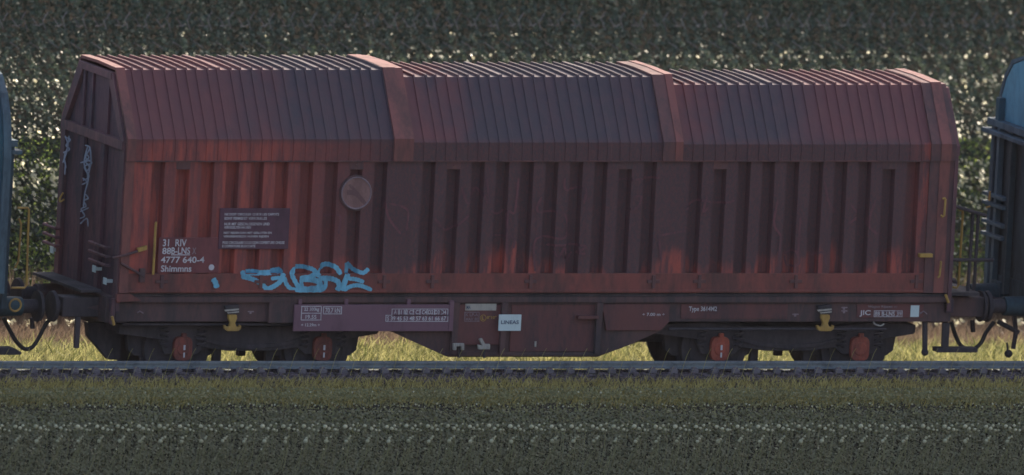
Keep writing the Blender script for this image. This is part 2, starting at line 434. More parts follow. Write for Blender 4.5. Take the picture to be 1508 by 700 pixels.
# dry stems at the foot of the hedge
n = 420
x, idx, loose = periodic(n, .6, .012)
yb = scatter_field(n, 4.1, 6.25, .7)(idx, loose)
h = rng.uniform(.12, .62, len(x)) * np.where(yb > 5.7, 1.3, .42)
base = np.stack([x, yb, bank(yb) - .02], 1)
dry = blades('dry_stems', base, h, np.stack([rng.normal(.02, .09, len(x)), rng.normal(-.05, .08, len(x))], 1), rng.uniform(.004, .010, len(x)), M['dry'])
tag(dry, 'dry tan stems and dead grass at the foot of the hedge', kind='stuff')
# sunny grass behind the track
n = 300
x, idx, loose = periodic(n, .7, .010)
yb = scatter_field(n, 2.1, 4.25, .7)(idx, loose)
tuft = .5 + .5 * np.sin(x * 2 * math.pi / P * 2 + yb * 9) * np.sin(yb * 5 + 1)
h = rng.uniform(.06, .17, len(x)) + .15 * tuft * rng.random(len(x))
base = np.stack([x, yb, bank(yb) - .02], 1)
gr = blades('grass', base, h, np.stack([rng.normal(.03, .11, len(x)), rng.normal(-.02, .06, len(x))], 1), rng.uniform(.005, .014, len(x)), M['grass'])
tag(gr, 'sunlit yellow green grass seen beyond and beneath the wagons', kind='stuff')
# foreground weeds
slopeY = np.array([a for a, b in secs]); slopeZ = np.array([b for a, b in secs])
gz = lambda y: np.interp(y, slopeY, slopeZ)
def field(name, mat, n, y0, y1, h0, h1, w0, w1, leanx, label, keep=.6):
    x, idx, loose = periodic(n, keep, .012)
    yb = scatter_field(n, y0, y1, .7)(idx, loose)
    hh = np.where(loose, rng.uniform(h0, h1, len(x)), rng.uniform(h0, h1, n)[idx])
    lx = np.where(loose, rng.normal(leanx, .05, len(x)), rng.normal(leanx, .05, n)[idx])
    o = blades(name, np.stack([x, yb, gz(yb) - .015], 1), hh, np.stack([lx, rng.normal(0, .04, len(x))], 1), rng.uniform(w0, w1, len(x)), mat)
    return tag(o, label, kind='stuff')
field('olive_weeds', M['olive'], 420, -2.14, -1.30, .03, .12, .003, .009, .01, 'short olive and straw coloured weeds along the ballast edge')
def cover(name, mat, n, y0, y1, hmax, s0, s1, label):
    x, idx, loose = periodic(n, .6, .012)
    yb = scatter_field(n, y0, y1, .7)(idx, loose); hh = scatter_field(n, 0, hmax, .7)(idx, loose)
    o = leaves(name, np.stack([x, yb, gz(yb) + hh], 1), rng.uniform(s0, s1, len(x)), rng.normal(size=(len(x), 3)) * .5 + np.array([-.1, -.6, .9]), mat)
    return tag(o, label, kind='stuff')
cover('verge_leaves', M['olive2'], 620, -2.4, -1.75, .10, .009, .024, 'low shaded green grey leaves on the verge below the weeds')
cover('dark_verge_leaves', M['dim'], 1900, -3.0, -2.2, .09, .010, .026, 'dark blurred low plants along the bottom of the picture')
field('verge_grass', M['olive2'], 60, -2.5, -1.8, .05, .12, .003, .006, .03, 'thin shaded grass blades on the verge below the weeds')
rows = [(32, 577.5, 1.5), (14.5, 578, 1.0), (9, 597, 1.5), (18, 599.5, 1.5), (4, 595, 1.6), (12, 606, .9)]  # tiny pale faces in rows over the verge
pp = []; rr = []
for px, py, r in rows:
    Yd = -2.0
    for _ in range(12): Yd += (py - (754 * 0 + 350 - S * (SP * Yd + CP * (gz(Yd) + .12) - U0))) * -.004
    p = at(px, py, Yd); x0 = p.x - math.floor((p.x - XL0) / P) * P
    for k in range(TILES): pp.append((x0 + (k - 1) * P + rng.normal(0, .003), Yd + rng.normal(0, .02), p.z + rng.normal(0, .005))); rr.append(r * rng.uniform(.7, 1.2) / S)
pp = np.array(pp)
tag(leaves('verge_dots', pp, np.array(rr), rng.normal(size=pp.shape) * .3 - np.array(dv), M['seed'], .95), 'tiny pale dots in rows over the verge', kind='stuff')

# blurred glints put in as pale balls in the foreground, a cluster per plant
heads = ((22, 628, 3.6), (29, 631, 3.0), (34, 627, 2.4), (37, 633, 2.6), (42, 624, 1.7), (27, 646, 2.6), (24, 650, 3.6), (19, 661, 1.6), (30, 643, 2.0), (12, 634, 2.0))
sh = MB(); st = MB()
for px, py, r in heads:
    Yd = -2.62; p = at(px, py, Yd); k0 = math.floor((p.x - XL0) / P); x0 = p.x - k0 * P
    for k in range(TILES):
        c = (x0 + (k - 1) * P + random.gauss(0, .003), Yd + random.gauss(0, .012), p.z + random.gauss(0, .003)); rr_ = r / S * random.uniform(.85, 1.1)
        sh.ball(c, rr_, 8, (1, .8, .85))
        b = Vector((c[0] - .12, c[1] - .12, gz(c[1] - .12)))
        st.tube([c, (Vector(c) + b) / 2 + Vector((.02, 0, .02)), b], .0022, 3)
for a in (((27, 657), (22, 670), (13, 684), (5, 700)), ((24, 662), (15, 674), (8, 690)), ((12, 690), (9, 696), (5, 706))):
    q = [at(x_, y_, -2.78 - .02 * i_) for i_, (x_, y_) in enumerate(a)]; x0 = q[0].x - math.floor((q[0].x - XL0) / P) * P - q[0].x
    for k in range(TILES):
        o_ = Vector((x0 + (k - 1) * P + random.gauss(0, .004), random.gauss(0, .01), 0)); st.tube([v + o_ for v in smooth_path(q, 3)], .0034, 4)
o = sh.build('glint_balls', M['seed'], smooth=True)
tag(o, 'blurred glints made as pale round balls in repeating clusters above the dark foreground grass', kind='stuff')
tag(st.build('leaning_stalks', M['olive2']), 'thin leaning stalks under the pale glint balls', kind='stuff')
# fine stalks in front of the rail
st = MB()
for k in range(TILES):
    x0 = XL0 + k * P + random.gauss(0, .004)
    y0 = -1.15
    st.tube(smooth_path([(x0 - .10, y0, gz(y0)), (x0 - .06, y0, .14), (x0 - .015, y0 + .02, .26), (x0 + .03, y0 + .03, .335)], 3), .0024, 3)
    st.tube([(x0 + .03, y0, gz(y0)), (x0 + .06, y0, .08), (x0 + .09, y0 + .02, .12)], .002, 3)
tag(st.build('grass_stalks', M['olive']), 'single fine curved grass stalks standing in front of the rail', kind='stuff')

# ballast: stones between the rail and the weeds
bs = MB()
for i in range(5200):
    xx = random.uniform(-7.6, 7.6); yy = random.uniform(-1.36, -.72)
    r = random.uniform(.012, .028)
    if abs(yy + .91) < .11: r *= .4
    zz = gz(yy) + r * .2
    c = [Vector((random.gauss(0, 1), random.gauss(0, 1), random.gauss(0, 1))).normalized() * r * random.uniform(.8, 1.1) for _ in range(1)][0]
    vs = [(xx + sx * r * random.uniform(.7, 1.1), yy + sy * r * random.uniform(.7, 1.1), zz + sz * r * random.uniform(.5, .9)) for sx in (-1, 1) for sy in (-1, 1) for sz in (-1, 1)]
    bs.add(vs, [(0, 1, 3, 2), (4, 6, 7, 5), (0, 4, 5, 1), (2, 3, 7, 6), (0, 2, 6, 4), (1, 5, 7, 3)])
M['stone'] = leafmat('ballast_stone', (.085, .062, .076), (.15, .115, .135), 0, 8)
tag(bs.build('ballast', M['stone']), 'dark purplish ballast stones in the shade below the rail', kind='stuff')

# ------------------------------------------------------------------ rails
def rail(name, y, ztop, hgt, label, clips):
    r = MB(); zb = ztop - hgt
    sec = [(y - .034, ztop - .004), (y - .028, ztop), (y + .028, ztop), (y + .034, ztop - .004), (y + .034, ztop - .026), (y + .009, ztop - .034),
           (y + .009, zb + .018), (y + .05, zb + .008), (y + .05, zb), (y - .05, zb), (y - .05, zb + .008), (y - .009, zb + .018), (y - .009, ztop - .034), (y - .034, ztop - .026)]
    r.profile(sec, -30, 30)
    o = r.build(name, M['steel'], org=(0, y, zb)); tag(o, label, 'rail', 'steel rails along the line')
    if clips:
        base = at(16, 541, y).x; n0 = int((base + 7.3) / P)
        for k in range(54):
            cx = base + (k - n0) * P
            if abs(cx) > 7.2: continue
            c = MB(); c.box(cx - .045, cx + .045, y - .10, y - .048, zb - .10, zb - .002); c.box(cx - .02, cx + .02, y - .07, y - .036, zb - .004, zb + .022)
            c.cyl((cx - .028, y - .058, zb - .01), (0, 0, 1), .010, .03, 8); c.cyl((cx + .028, y - .058, zb - .01), (0, 0, 1), .010, .03, 8)
            c.build('rail_clip', M['clip'], o, .006)
    return o
rail('rail', -.90, .150, .085, 'worn bluish steel rail on small clips in front of the wagon wheels', True)
rail('rail', 0.0, ZR, .15, 'near running rail under the wheels of the wagons, half hidden', False)
rail('rail', 1.0, ZR, .15, 'far running rail behind the wheels of the wagons', False)

# ------------------------------------------------------------------ the red wagon
W = empty('freight_wagon', ROOT)
tag(W, 'dark red covered freight wagon with three telescopic hoods and blue graffiti', 'wagon')
Xof = lambda px, py=240: Xat(px, py, YN)
Z_SILL = Zat(432, YN); Z_BAND = Zat(403, YN); Z_EAVE = Zat(237, YN)
DEP = .092; LIP = .022
hood_mats = [hood_paint('hood_paint_clean_end', -4.3, -1.9, 40, 41, -4.2, -2.8, 40, 41),
             hood_paint('hood_paint_sooty', -9, -8, 40, 41, -1.5, -.7, 1.6, 2.0),
             hood_paint('hood_paint_far_end', -9, -8, 4.7, 5.25, 1.6, 2.4, 3.1, 3.9)]
recs = [[(224.5 + 36.4 * i, 19) for i in range(10)], [(623.5 + 36.2 * i, 19) for i in range(10)], [(1018 + 35.5 * i, 18.5) for i in range(10)]]
knees = [205, 210, 213]; tops = [103, 113.5, 125]; dys = [.464, .455, .44]
hx = [(Xof(186, 205), Xof(606)), (Xof(600), Xof(1003)), (Xof(997), Xof(1400, 205))]
ins = [0, .012, .024]
RECX = []
hoods = []
def section(k, off=0.0):
    y0 = YN - LIP + ins[k] - off; zk = Zat(knees[k], YN); yt = YN + dys[k]
    zt = Zat(tops[k], yt)
    near = [(y0, Z_EAVE), (y0, zk + off * .3), (yt - off * .6, zt + off), (YC, zt + .012 + off)]
    return near + [(2 * YC - y, z) for y, z in near[-2::-1]]
def hoop(k, x0, x1, off, mat, parent, wall=True):
    m = MB(); a = section(k, off); b = section(k, -.006)
    n = len(a)
    vs = [(x0, y, z) for y, z in a] + [(x1, y, z) for y, z in a] + [(x0, y, z) for y, z in b] + [(x1, y, z) for y, z in b]
    fs = []
    for i in range(n - 1):
        fs += [(i, n + i, n + i + 1, i + 1), (2 * n + i, i, i + 1, 2 * n + i + 1), (n + i, 3 * n + i, 3 * n + i + 1, n + i + 1)]
    fs += [(0, 2 * n, 3 * n, n), (n - 1, 2 * n - 1, 4 * n - 1, 3 * n - 1)]
    m.add(vs, fs)
    if wall:
        for (ya, yb) in ((YN + ins[k] - off * .8, YN + .03), (YF - .03, YF - ins[k] + off * .8)): m.box(x0, x1, ya, yb, Z_SILL + .004, Z_EAVE - .002)
    return m.build('hoop', mat, parent)
for k in range(3):
    x0, x1 = hx[k]; m = MB(); y0 = YN + ins[k]; yf = YF - ins[k]
    # corrugated wall, near and far
    cuts = []
    for px, w in recs[k]:
        a = Xof(px); cuts.append((a, a + w / S / CA)); RECX.append((a, a + w / S / CA))
    for (ya, yb) in ((y0, y0 + DEP), (yf, yf - DEP)):
        xs_ = [(x0, ya)]
        for a, b in cuts: xs_ += [(a, ya), (a + .018, yb), (b - .018, yb), (b, ya)]
        xs_ += [(x1, ya)]
        n = len(xs_); vs = [(x, y, Z_BAND) for x, y in xs_] + [(x, y, Z_EAVE + .05) for x, y in xs_]
        m.add(vs, [(i, i + 1, n + i + 1, n + i) for i in range(n - 1)])
    m.box(x0 + .005, x1 - .005, y0 + DEP + .012, y0 + DEP + .02, Z_SILL + .02, Z_EAVE + .02)
    # roof skin and seams
    sec_ = section(k); m.strip(sec_, x0, x1)
    hs = Xat(16 + 754, 300, 0) - Xat(754, 300, 0); ns = int((x1 - x0 - .15) / hs)
    for i in range(1, ns + 1):
        xs0 = x0 + .10 + i * hs - .03 + random.gauss(0, .007); sw = .013 if i % 9 else .030
        so_ = section(k, .030); lo_ = section(k, .009); so_ = [lo_[0], lo_[1], (so_[2][0] + .02, so_[2][1])] + so_[3:]; n = len(so_)
        vs = [(xs0 - sw, y, z) for y, z in sec_] + [(xs0 - sw * .8, y, z) for y, z in so_] + [(xs0 + sw * .8, y, z) for y, z in so_] + [(xs0 + sw, y, z) for y, z in sec_]
        fs = []
        for j in range(n - 1):
            for q in range(3): fs.append((q * n + j, (q + 1) * n + j, (q + 1) * n + j + 1, q * n + j + 1))
        fs += [(0, n, 2 * n, 3 * n), (n - 1, 4 * n - 1, 3 * n - 1, 2 * n - 1)]
        m.add(vs, fs)
    h = m.build('hood', hood_mats[k], W); hoods.append(h)
    # plain band under the corrugation and eave lip
    b = MB(); b.box(x0, x1, y0 - .004, y0 + .05, Z_SILL, Z_BAND); b.box(x0, x1, y0 - .016, y0 - .003, Z_SILL + .012, Z_SILL + .04)
    b.build('bottom_band', M['sill'], h, .004)
    b = MB(); b.box(x0, x1, yf - .05, yf + .004, Z_SILL, Z_BAND); b.build('bottom_band', M['sill'], h, .004)
    e = MB(); e.box(x0, x1, YN - LIP + ins[k] - .006, y0 + .012, Z_EAVE - .012, Z_EAVE + .006); e.build('eave_strip', M['hoop_dark'], h)
    for i in (1, 8):
        a, b_ = cuts[i]; l = MB(); l.box(a - .008, b_ + .008, y0 - .003, y0 + .02, Z_EAVE - .105, Z_EAVE - .016)
        l.cyl(((a + b_) / 2, y0 - .012, Z_EAVE - .055), (0, 1, 0), .014, .012, 10); l.build('latch', M['hoop_dark'], h)
    for i in (0, 4, 9):
        a, b_ = cuts[i]; l = MB(); l.box(b_ + .01, b_ + .05, y0 - .03, y0 + .0, Z_SILL + .06, Z_SILL + .22); l.box(b_ - .05, b_ + .11, y0 - .022, y0, Z_SILL + .12, Z_SILL + .16)
        l.build('hinge', M['hoop_dark'], h, .004)
dX = lambda w: w / S / CA
hoop(0, hx[0][0], hx[0][0] + dX(13), .030, M['hoop'], hoods[0])
hoop(0, hx[0][1] - dX(29), hx[0][1] - dX(11), .034, M['hoop'], hoods[0], False)
hoop(0, hx[0][1] - dX(11), hx[0][1], .026, M['hoop'], hoods[0], False)
hoop(1, hx[1][1] - dX(29), hx[1][1] - dX(11), .032, M['hoop_dark'], hoods[1], False)
hoop(1, hx[1][1] - dX(11), hx[1][1], .040, M['hoop'], hoods[1], False)
hoop(2, hx[2][1] - dX(28), hx[2][1] - dX(14), .026, M['hoop_dark'], hoods[2])
hoop(2, hx[2][1] - dX(14), hx[2][1] + dX(1), .036, M['hoop'], hoods[2])
hoop(2, hx[2][1] + dX(1), hx[2][1] + dX(9), .010, M['hoop_dark'], hoods[2])

def wallY(X, Z):
    k = 0 if X < hx[0][1] else (1 if X < hx[1][1] else 2)
    y = YN + ins[k]
    if Z < Z_BAND: return y - .004
    for a, b in RECX:
        if a <= X <= b:
            t = min(1, (X - a) / .018, (b - X) / .018); return y + DEP * t
    return y
def on_wall(px, py):
    X = Xat(px, py, YN); Z = Zat(py, YN)
    return Vector((X, wallY(X, Z) - .004, Z))
LIFT = Vector((0, -.0012, 0)); LIFTX = Vector((-.0012, 0, 0)); KST = [0]; fE_ = [None]
def ribbon(m, pts, w, f, taper=True, step=1.2):
    """paint stroke through picture points pts, w wide, laid on the surface f"""
    KST[0] = (KST[0] + 1) % 18
    path = smooth_path([(a, b, 0) for a, b in pts], 10); L = [Vector((p.x, p.y)) for p in path]
    dense = []
    for i in range(len(L) - 1):
        d = (L[i + 1] - L[i]).length; q = max(1, int(d / step))
        for j in range(q): dense.append(L[i].lerp(L[i + 1], j / q))
    dense.append(L[-1]); N = len(dense); rows_ = []
    nc = 1 if w < 2.2 else 4
    for i, p in enumerate(dense):
        t = dense[min(i + 1, N - 1)] - dense[max(i - 1, 0)]
        if t.length == 0: t = Vector((1, 0))
        t.normalize(); nn_ = Vector((-t.y, t.x)); ww = w * (min(1, .45 + i / 3, .45 + (N - 1 - i) / 3) if taper else 1) * (1 + .12 * math.sin(i * .7 + p.x))
        rows_.append([(LIFT * (KST[0] + .9 * i / N) if f is not fE_[0] else LIFTX * (KST[0] + .9 * i / N)) + f(p.x + nn_.x * ww * (j / nc - .5), p.y + nn_.y * ww * (j / nc - .5)) for j in range(nc + 1)])
    vs = [v for r_ in rows_ for v in r_]; c = nc + 1
    m.add(vs, [(i * c + j, i * c + j + 1, (i + 1) * c + j + 1, (i + 1) * c + j) for i in range(N - 1) for j in range(nc)])

# graffiti word on the left hood
gz0 = lambda pts: [(340 + a / 6.855, 380 + b / 6.855) for a, b in pts]
g = MB()
strokes = [([(95, 155), (200, 150), (330, 150), (440, 140), (525, 125)], 8.5), ([(100, 185), (220, 215), (300, 260), (365, 318)], 7.5), ([(345, 322), (430, 285), (500, 230), (528, 150)], 7.5),
           ([(400, 210), (470, 200), (530, 200)], 6), ([(535, 190), (555, 260), (605, 312), (680, 318)], 6.5), ([(640, 110), (612, 160), (640, 230), (690, 310)], 7), ([(615, 125), (690, 95), (800, 105), (855, 150), (780, 190), (690, 200)], 7),
           ([(690, 215), (790, 215), (880, 240), (890, 290), (800, 312), (680, 318)], 9), ([(700, 215), (715, 315)], 6), ([(860, 190), (905, 120), (970, 72), (1050, 90), (1105, 165)], 7.5), ([(880, 205), (990, 205), (1070, 235), (1085, 280), (1065, 328)], 8),
           ([(950, 225), (945, 280), (900, 322), (780, 325), (640, 325)], 6.5), ([(1175, 60), (1185, 120), (1150, 220), (1110, 328)], 8), ([(1190, 55), (1215, 80), (1260, 125), (1330, 148), (1385, 105)], 6.5), ([(1175, 205), (1260, 215), (1335, 242)], 6.5), ([(1130, 325), (1200, 285), (1290, 275), (1415, 322)], 6.5)]
for pts, w in strokes: ribbon(g, gz0(pts), w * .94, on_wall)
g.build('graffiti', M['spray'], hoods[0])['label'] = 'light blue graffiti word sprayed along the foot of the left hood'
g = MB(); ribbon(g, [(312, 410), (316, 416), (318, 424)], 8, on_wall); g.build('paint_splash', M['spray'], hoods[0])
# faint red scribbles on the sooty hoods
def scribble(k, lst):
    for pts in lst:
        g = MB(); ribbon(g, pts, 3.2, lambda a, b: on_wall(a, b) + Vector((0, -.001, 0))); g.build('faded_graffiti', M['spray_red'], hoods[k])
scribble(0, [[(566, 290), (572, 320), (590, 345)], [(575, 300), (600, 310), (598, 340)], [(480, 320), (500, 318), (498, 345)]])
scribble(1, [[(680, 275), (690, 300), (705, 278), (720, 302)], [(716, 262), (722, 300)], [(764, 262), (758, 312), (748, 315), (747, 375)], [(798, 290), (792, 312), (830, 315), (832, 350), (790, 352), (788, 400)],
             [(832, 262), (834, 280), (862, 278), (860, 300)], [(725, 348), (755, 350), (756, 366)], [(808, 362), (860, 362), (852, 372), (862, 374)], [(816, 370), (822, 378), (832, 366), (836, 384), (846, 372)], [(906, 266), (945, 264), (970, 262)], [(932, 290), (944, 290), (938, 306), (924, 308)],
             [(640, 322), (660, 340), (690, 318)], [(722, 310), (735, 316), (745, 310)]])
scribble(2, [[(1010, 310), (1030, 296), (1060, 300), (1082, 296)], [(1042, 288), (1036, 312), (1048, 300)], [(1145, 296), (1140, 330), (1150, 350), (1146, 380)], [(1180, 320), (1176, 380)], [(1160, 376), (1172, 370), (1178, 388), (1164, 392), (1160, 378)], [(1200, 378), (1212, 372), (1218, 390)],
             [(1215, 268), (1222, 300), (1236, 316)], [(1290, 295), (1280, 330), (1292, 345)], [(1254, 302), (1264, 318), (1250, 330)], [(966, 348), (1000, 342), (1010, 340)], [(970, 350), (974, 385)]])
# rubbed-clean lower wall: nothing extra, the soot mask ends there

def text(s, px0, px1, py0, py1, Y, mat, parent, name='lettering', shear=0.0):
    """lettering that fills the given picture area on the plane y = Y"""
    cu = bpy.data.curves.new('txt', 'FONT'); cu.body = s; cu.align_x = 'LEFT'; cu.resolution_u = 3; cu.offset = .016
    ob = bpy.data.objects.new('txt', cu); col.objects.link(ob)
    dg = bpy.context.evaluated_depsgraph_get(); me = bpy.data.meshes.new_from_object(ob.evaluated_get(dg))
    bpy.data.objects.remove(ob)
    n = len(me.vertices); c = np.empty(n * 3, np.float32); me.vertices.foreach_get('co', c); c = c.reshape(-1, 3)
    mn = c[:, :2].min(0); mx = c[:, :2].max(0); org = root_of(parent)
    u = (c[:, 0] - mn[0]) / (mx[0] - mn[0]); v = (c[:, 1] - mn[1]) / (mx[1] - mn[1])
    pm = (py0 + py1) / 2; xa = Xat(px0, pm, Y); xb = Xat(px1, pm, Y); za = Zat(py1, Y); zb = Zat(py0, Y)
    out = np.stack([xa + u * (xb - xa) - org[0], np.full(n, Y - org[1]), za + v * (zb - za) - org[2]], 1)
    me.vertices.foreach_set('co', out.astype(np.float32).ravel()); me.update()
    return link(name, me, mat, parent)

# data panel, notice board, emblem
Yp = YN - .012
d = MB(); d.pbox(233, 323, 350, 402, Yp, .014); dp = d.build('data_panel', M['panel'], hoods[0], .003)
for s_, a, b, c_, e in (('31  RIV', 240, 275, 352.5, 363), ('88', 239, 252, 365, 374.5), ('B-LNS', 252.5, 280, 364.5, 374.5), ('X', 283, 289, 365, 374.5), ('4777 640-4', 237, 301, 378, 387.5), ('Shimmns', 237, 282, 391, 400.5)):
    text(s_, a, b, c_, e, Yp - .004, M['faint'] if s_ == 'X' else M['white'], hoods[0])
w = MB(); w.pbox(252, 280, 375, 376.2, Yp - .004, .003); w.build('lettering', M['white'], hoods[0])
w = MB(); p = at(311.5, 394, Yp - .004); w.cyl(p, (0, 1, 0), 4.4 / S, .004, 20); w.build('white_dot', M['white'], hoods[0])
Yb = YN - .022
d = MB(); d.pbox(323, 426, 307, 367, Yb, .024); nb = d.build('notice_board', M['board'], hoods[0], .004)
lines = [('NE DOIT CIRCULER QUE SI LES CAPOTS', 331, 411, 314, 318.2), ('SONT FERMES ET VERROUILLES', 330.5, 393, 319.8, 323.8), ('NUR MIT GESCHLOSSENEN UND', 330.5, 397, 328, 332.2), ('VERRIEGELTEN HAUBEN', 330, 369.5, 333.2, 337),
         ('NIET RIJDEN DAN MET GESLOTEN EN', 329.5, 400, 341.5, 345.5), ('VERGRENDELDE HUIVEN RIJDEN', 329, 395.5, 346.8, 350.8), ('PUO CIRCOLARE SOLO CON COPERTURE CHIUSE', 328, 419, 355.5, 359.5), ('E COPERTURE BLOCCATE', 327.5, 376, 360.8, 364.5)]
for s_, a, b, c_, e in lines: text(s_, a, b, c_, e, Yb - .004, M['white'], hoods[0])
e = MB(); c = at(525, 284.5, YN - .016); e.cyl(c, (0, 1, 0), 27 / S, .014, 40); e.build('emblem_backplate', M['hoop_dark'], hoods[0])
e = MB(); c = at(525, 284.5, YN - .024); e.cyl(c, (0, 1, 0), 23.5 / S, .008, 40); em = e.build('emblem', M['emblem'], hoods[0])
em['label'] = 'faded round pinkish emblem with a dark slanting arrow'
e = MB(); c = at(525, 284.5, YN - .027)
e.tube([(c.x + 23.2 / S * math.cos(t), c.y, c.z + 23.2 / S * math.sin(t)) for t in np.linspace(0, 2 * math.pi, 40, endpoint=False)], .009, 6, True); e.build('emblem_ring', M['faint'], hoods[0])
e = MB(); e.pprism([(511, 280), (519, 280), (513, 273), (516, 271), (528, 283), (541, 300), (537, 303), (525, 290), (519, 287.5), (511, 287.5)], YN - .0275, .004); e.build('emblem_arrow', M['emblem_dim'], hoods[0])

# ------------------------------------------------------------------ ends
def end_wall(x, sgn, k):
    m = MB(); yt0 = YN + dys[k]; zt = Zat(tops[k], yt0); zk = Zat(knees[k], YN); zb = Z_SILL - .12
    prof = [(YN + .05, zb), (YN + .05, zk - .02), (yt0 + .05, zt - .06), (2 * YC - yt0 - .05, zt - .06), (YF - .05, zk - .02), (YF - .05, zb)]
    m.profile(prof, x - .02 if sgn > 0 else x, x if sgn > 0 else x + .02)
    w = m.build('end_wall', M['end'], W)
    def bar(y0, y1, z0, z1, t, mat=M['end_frame'], name='end_post'):
        q = MB(); q.box(x + sgn * .001, x + sgn * t, y0, y1, z0, z1); return q.build(name, mat, w, .004)
    bar(YN + .0, YN + .13, zb - .1, zk - .04, .05); bar(YF - .13, YF, zb - .1, zk - .04, .05)
    bar(YN + .62, YN + .74, zb, zk - .15, .05, M['end']); bar(YF - .74, YF - .62, zb, zk - .15, .05, M['end'])
    bar(YN + .02, YF - .02, zk - .14, zk - .03, .07, name='end_beam')
    bar(yt0 + .02, 2 * YC - yt0 - .02, zt - .12, zt - .035, .07, name='end_beam')
    for a, b in (((YN, zk), (yt0, zt)), ((YF, zk), (2 * YC - yt0, zt))):
        q = MB(); s_ = 1 if a[0] < YC else -1
        q.profile([(a[0] + .005 * s_, a[1] - .03), (a[0] + .13 * s_, a[1] - .03), (b[0] + .13 * s_, b[1] - .12), (b[0] + .01 * s_, b[1] - .03)], x + sgn * .002, x + sgn * .06); q.build('end_rafter', M['end_frame'], w, .004)
    for y in (yt0 + .14, YC + .12, 2 * YC - yt0 - .16): bar(y, y + .06, zk - .03, zt - .12, .035, M['end'])
    bar(YN + .02, YF - .02, zb - .12, zb + .04, .09, M['end'], 'end_beam')
    return w, bar, zk, zb
XE0 = hx[0][0] + .03; XE1 = hx[2][1] + .07
ew, bar, zk_, zb_ = end_wall(XE0, -1, 0)
ew2, bar2, _, _ = end_wall(XE1, 1, 2)
for py in (330, 343, 356): 
    for px0, px1 in ((70, 88), (137, 162)):
        a = at_end(px0, py + (0 if px0 < 100 else 26), XE0 - .06); b = at_end(px1, py + (7 if px0 < 100 else 36), XE0 - .06)
        q = MB(); q.tube([(a.x, a.y, a.z), (a.x - .05, a.y, a.z), (b.x - .05, b.y, a.z), (b.x, b.y, a.z)], .02, 6); q.build('end_step', M['end_frame'], ew)
for px, py in ((76, 368), (138, 396), (154, 414)):
    c = at_end(px, py, XE0 - .10); q = MB(); q.box(c.x, c.x + .01, c.y - .05, c.y + .05, c.z - .04, c.z + .04); q.box(c.x + .01, XE0, c.y - .015, c.y + .015, c.z - .02, c.z + .02); q.build('marker_plate', M['sign'], ew)
g = MB(); fE = lambda a, b: at_end(a, b, XE0 - .062); fE_[0] = fE
scrawl = ([(97, 200), (101, 215), (96, 232), (99, 248)], [(94, 225), (102, 222)], [(103, 200), (100, 222), (94, 240)], [(98, 240), (97, 258)], [(97, 202), (105, 206), (99, 214), (104, 220), (96, 226)], [(127, 214), (134, 218), (128, 232), (137, 240), (126, 246), (133, 260), (124, 266)],
            [(120, 240), (136, 236)], [(131, 216), (126, 240), (132, 262), (127, 285), (125, 305)], [(135, 218), (136, 240), (131, 262)], [(128, 286), (132, 292), (126, 296), (129, 304), (122, 308), (127, 318), (120, 322)], [(118, 312), (131, 306)], [(118, 330), (128, 322), (130, 334)], [(126, 226), (131, 232), (126, 238), (132, 246), (127, 254)], [(122, 262), (128, 268), (121, 272)])
for lo_, hi_ in ((0, 110), (110, 200)):
    g = MB()
    for pts in scrawl:
        if lo_ <= pts[0][0] < hi_: ribbon(g, pts, 2.1, fE, True, 2)
    g.build('marker_scrawl', M['chalk'], ew)['label'] = 'pale scrawled writing running down the dark end wall'
g = MB(); g.tube(smooth_path([at_end(93, 284, XE0 - .07), at_end(88, 293, XE0 - .09), at_end(89, 297, XE0 - .09), at_end(94, 294, XE0 - .07)], 4), .012, 6); g.build('hook', M['yellow'], ew)

# ------------------------------------------------------------------ underframe
YS = -.42
f = MB()
f.pbox(172, 1402, 437, 446, -.47, .10)
f.pbox(170, 1400, 446, 474, YS, .10)
f.box(Xat(170, 460, YS), Xat(1400, 460, YS), YS + .1, 2 * YC - YS - .1, Zat(446, YS) - .05, Zat(446, YS))
f.box(Xat(172, 440, -.47), Xat(1402, 440, -.47), 1.37, 1.47, Zat(474, YS), Zat(437, -.47))
for xb in (-5.3, 5.2): f.box(xb, xb + .12, YN + .1, YF - .1, Zat(476, YS), Zat(440, YS))
uf = f.build('underframe', M['under'], W, .006)
# lower sill lip (dark groove) above
q = MB(); q.pbox(175, 1392, 432.5, 436.5, -.455, .05); q.build('slide_rail', M['dark'], uf)
# deep centre girder
q = MB(); q.pprism([(536, 474.5), (575, 488), (655, 524), (880, 524), (915, 513), (975, 487), (985, 474.5)], YS + .012, .05)
q.build('centre_girder', M['under'], uf, .004); q = MB(); q.pprism([(560, 474.5), (590, 490), (660, 526), (880, 526), (975, 490), (990, 474.5)], 1.3, .05)
q.build('centre_girder', M['under'], uf, .004)
q = MB(); q.pbox(655, 882, 519, 524.5, YS - .02, .07); q.build('girder_flange', M['under'], uf, .004)
q = MB(); q.pbox(668, 738, 449, 508, YS - .022, .03); q.build('side_plate', M['under_red'], uf, .004)
q = MB(); q.pbox(752, 880, 449, 518, YS - .006, .02); q.build('side_plate', M['under_red'], uf, .004)
q = MB(); q.pprism([(886, 448), (987, 448), (985, 475), (972, 487), (893, 487)], YS - .03, .028); q.build('side_plate', M['under_red'], uf, .004)
q = MB(); q.pbox(1003, 1160, 448, 470, YS - .012, .02); q.build('side_plate', M['under_red'], uf, .004)
q = MB(); q.pbox(1262, 1360, 448, 468, YS - .012, .02); q.build('side_plate', M['under_red'], uf, .004)
for a, b in ((668, 677), (740, 748), (880, 888)):
    q = MB(); q.pprism([(a, 446), (b + 1, 446), (b - 5, 522), (a - 4, 522)], YS - .07, .066); q.build('stiffener', M['under'], uf, .004)
q = MB(); q.pbox(852, 882, 465.5, 470, YS - .10, .10); q.build('bracket', M['pale'] if 0 else M['under_red'], uf, .004)
q = MB(); q.pbox(396, 436, 444, 476, YS - .05, .05); q.build('tool_box', M['under'], uf, .006)
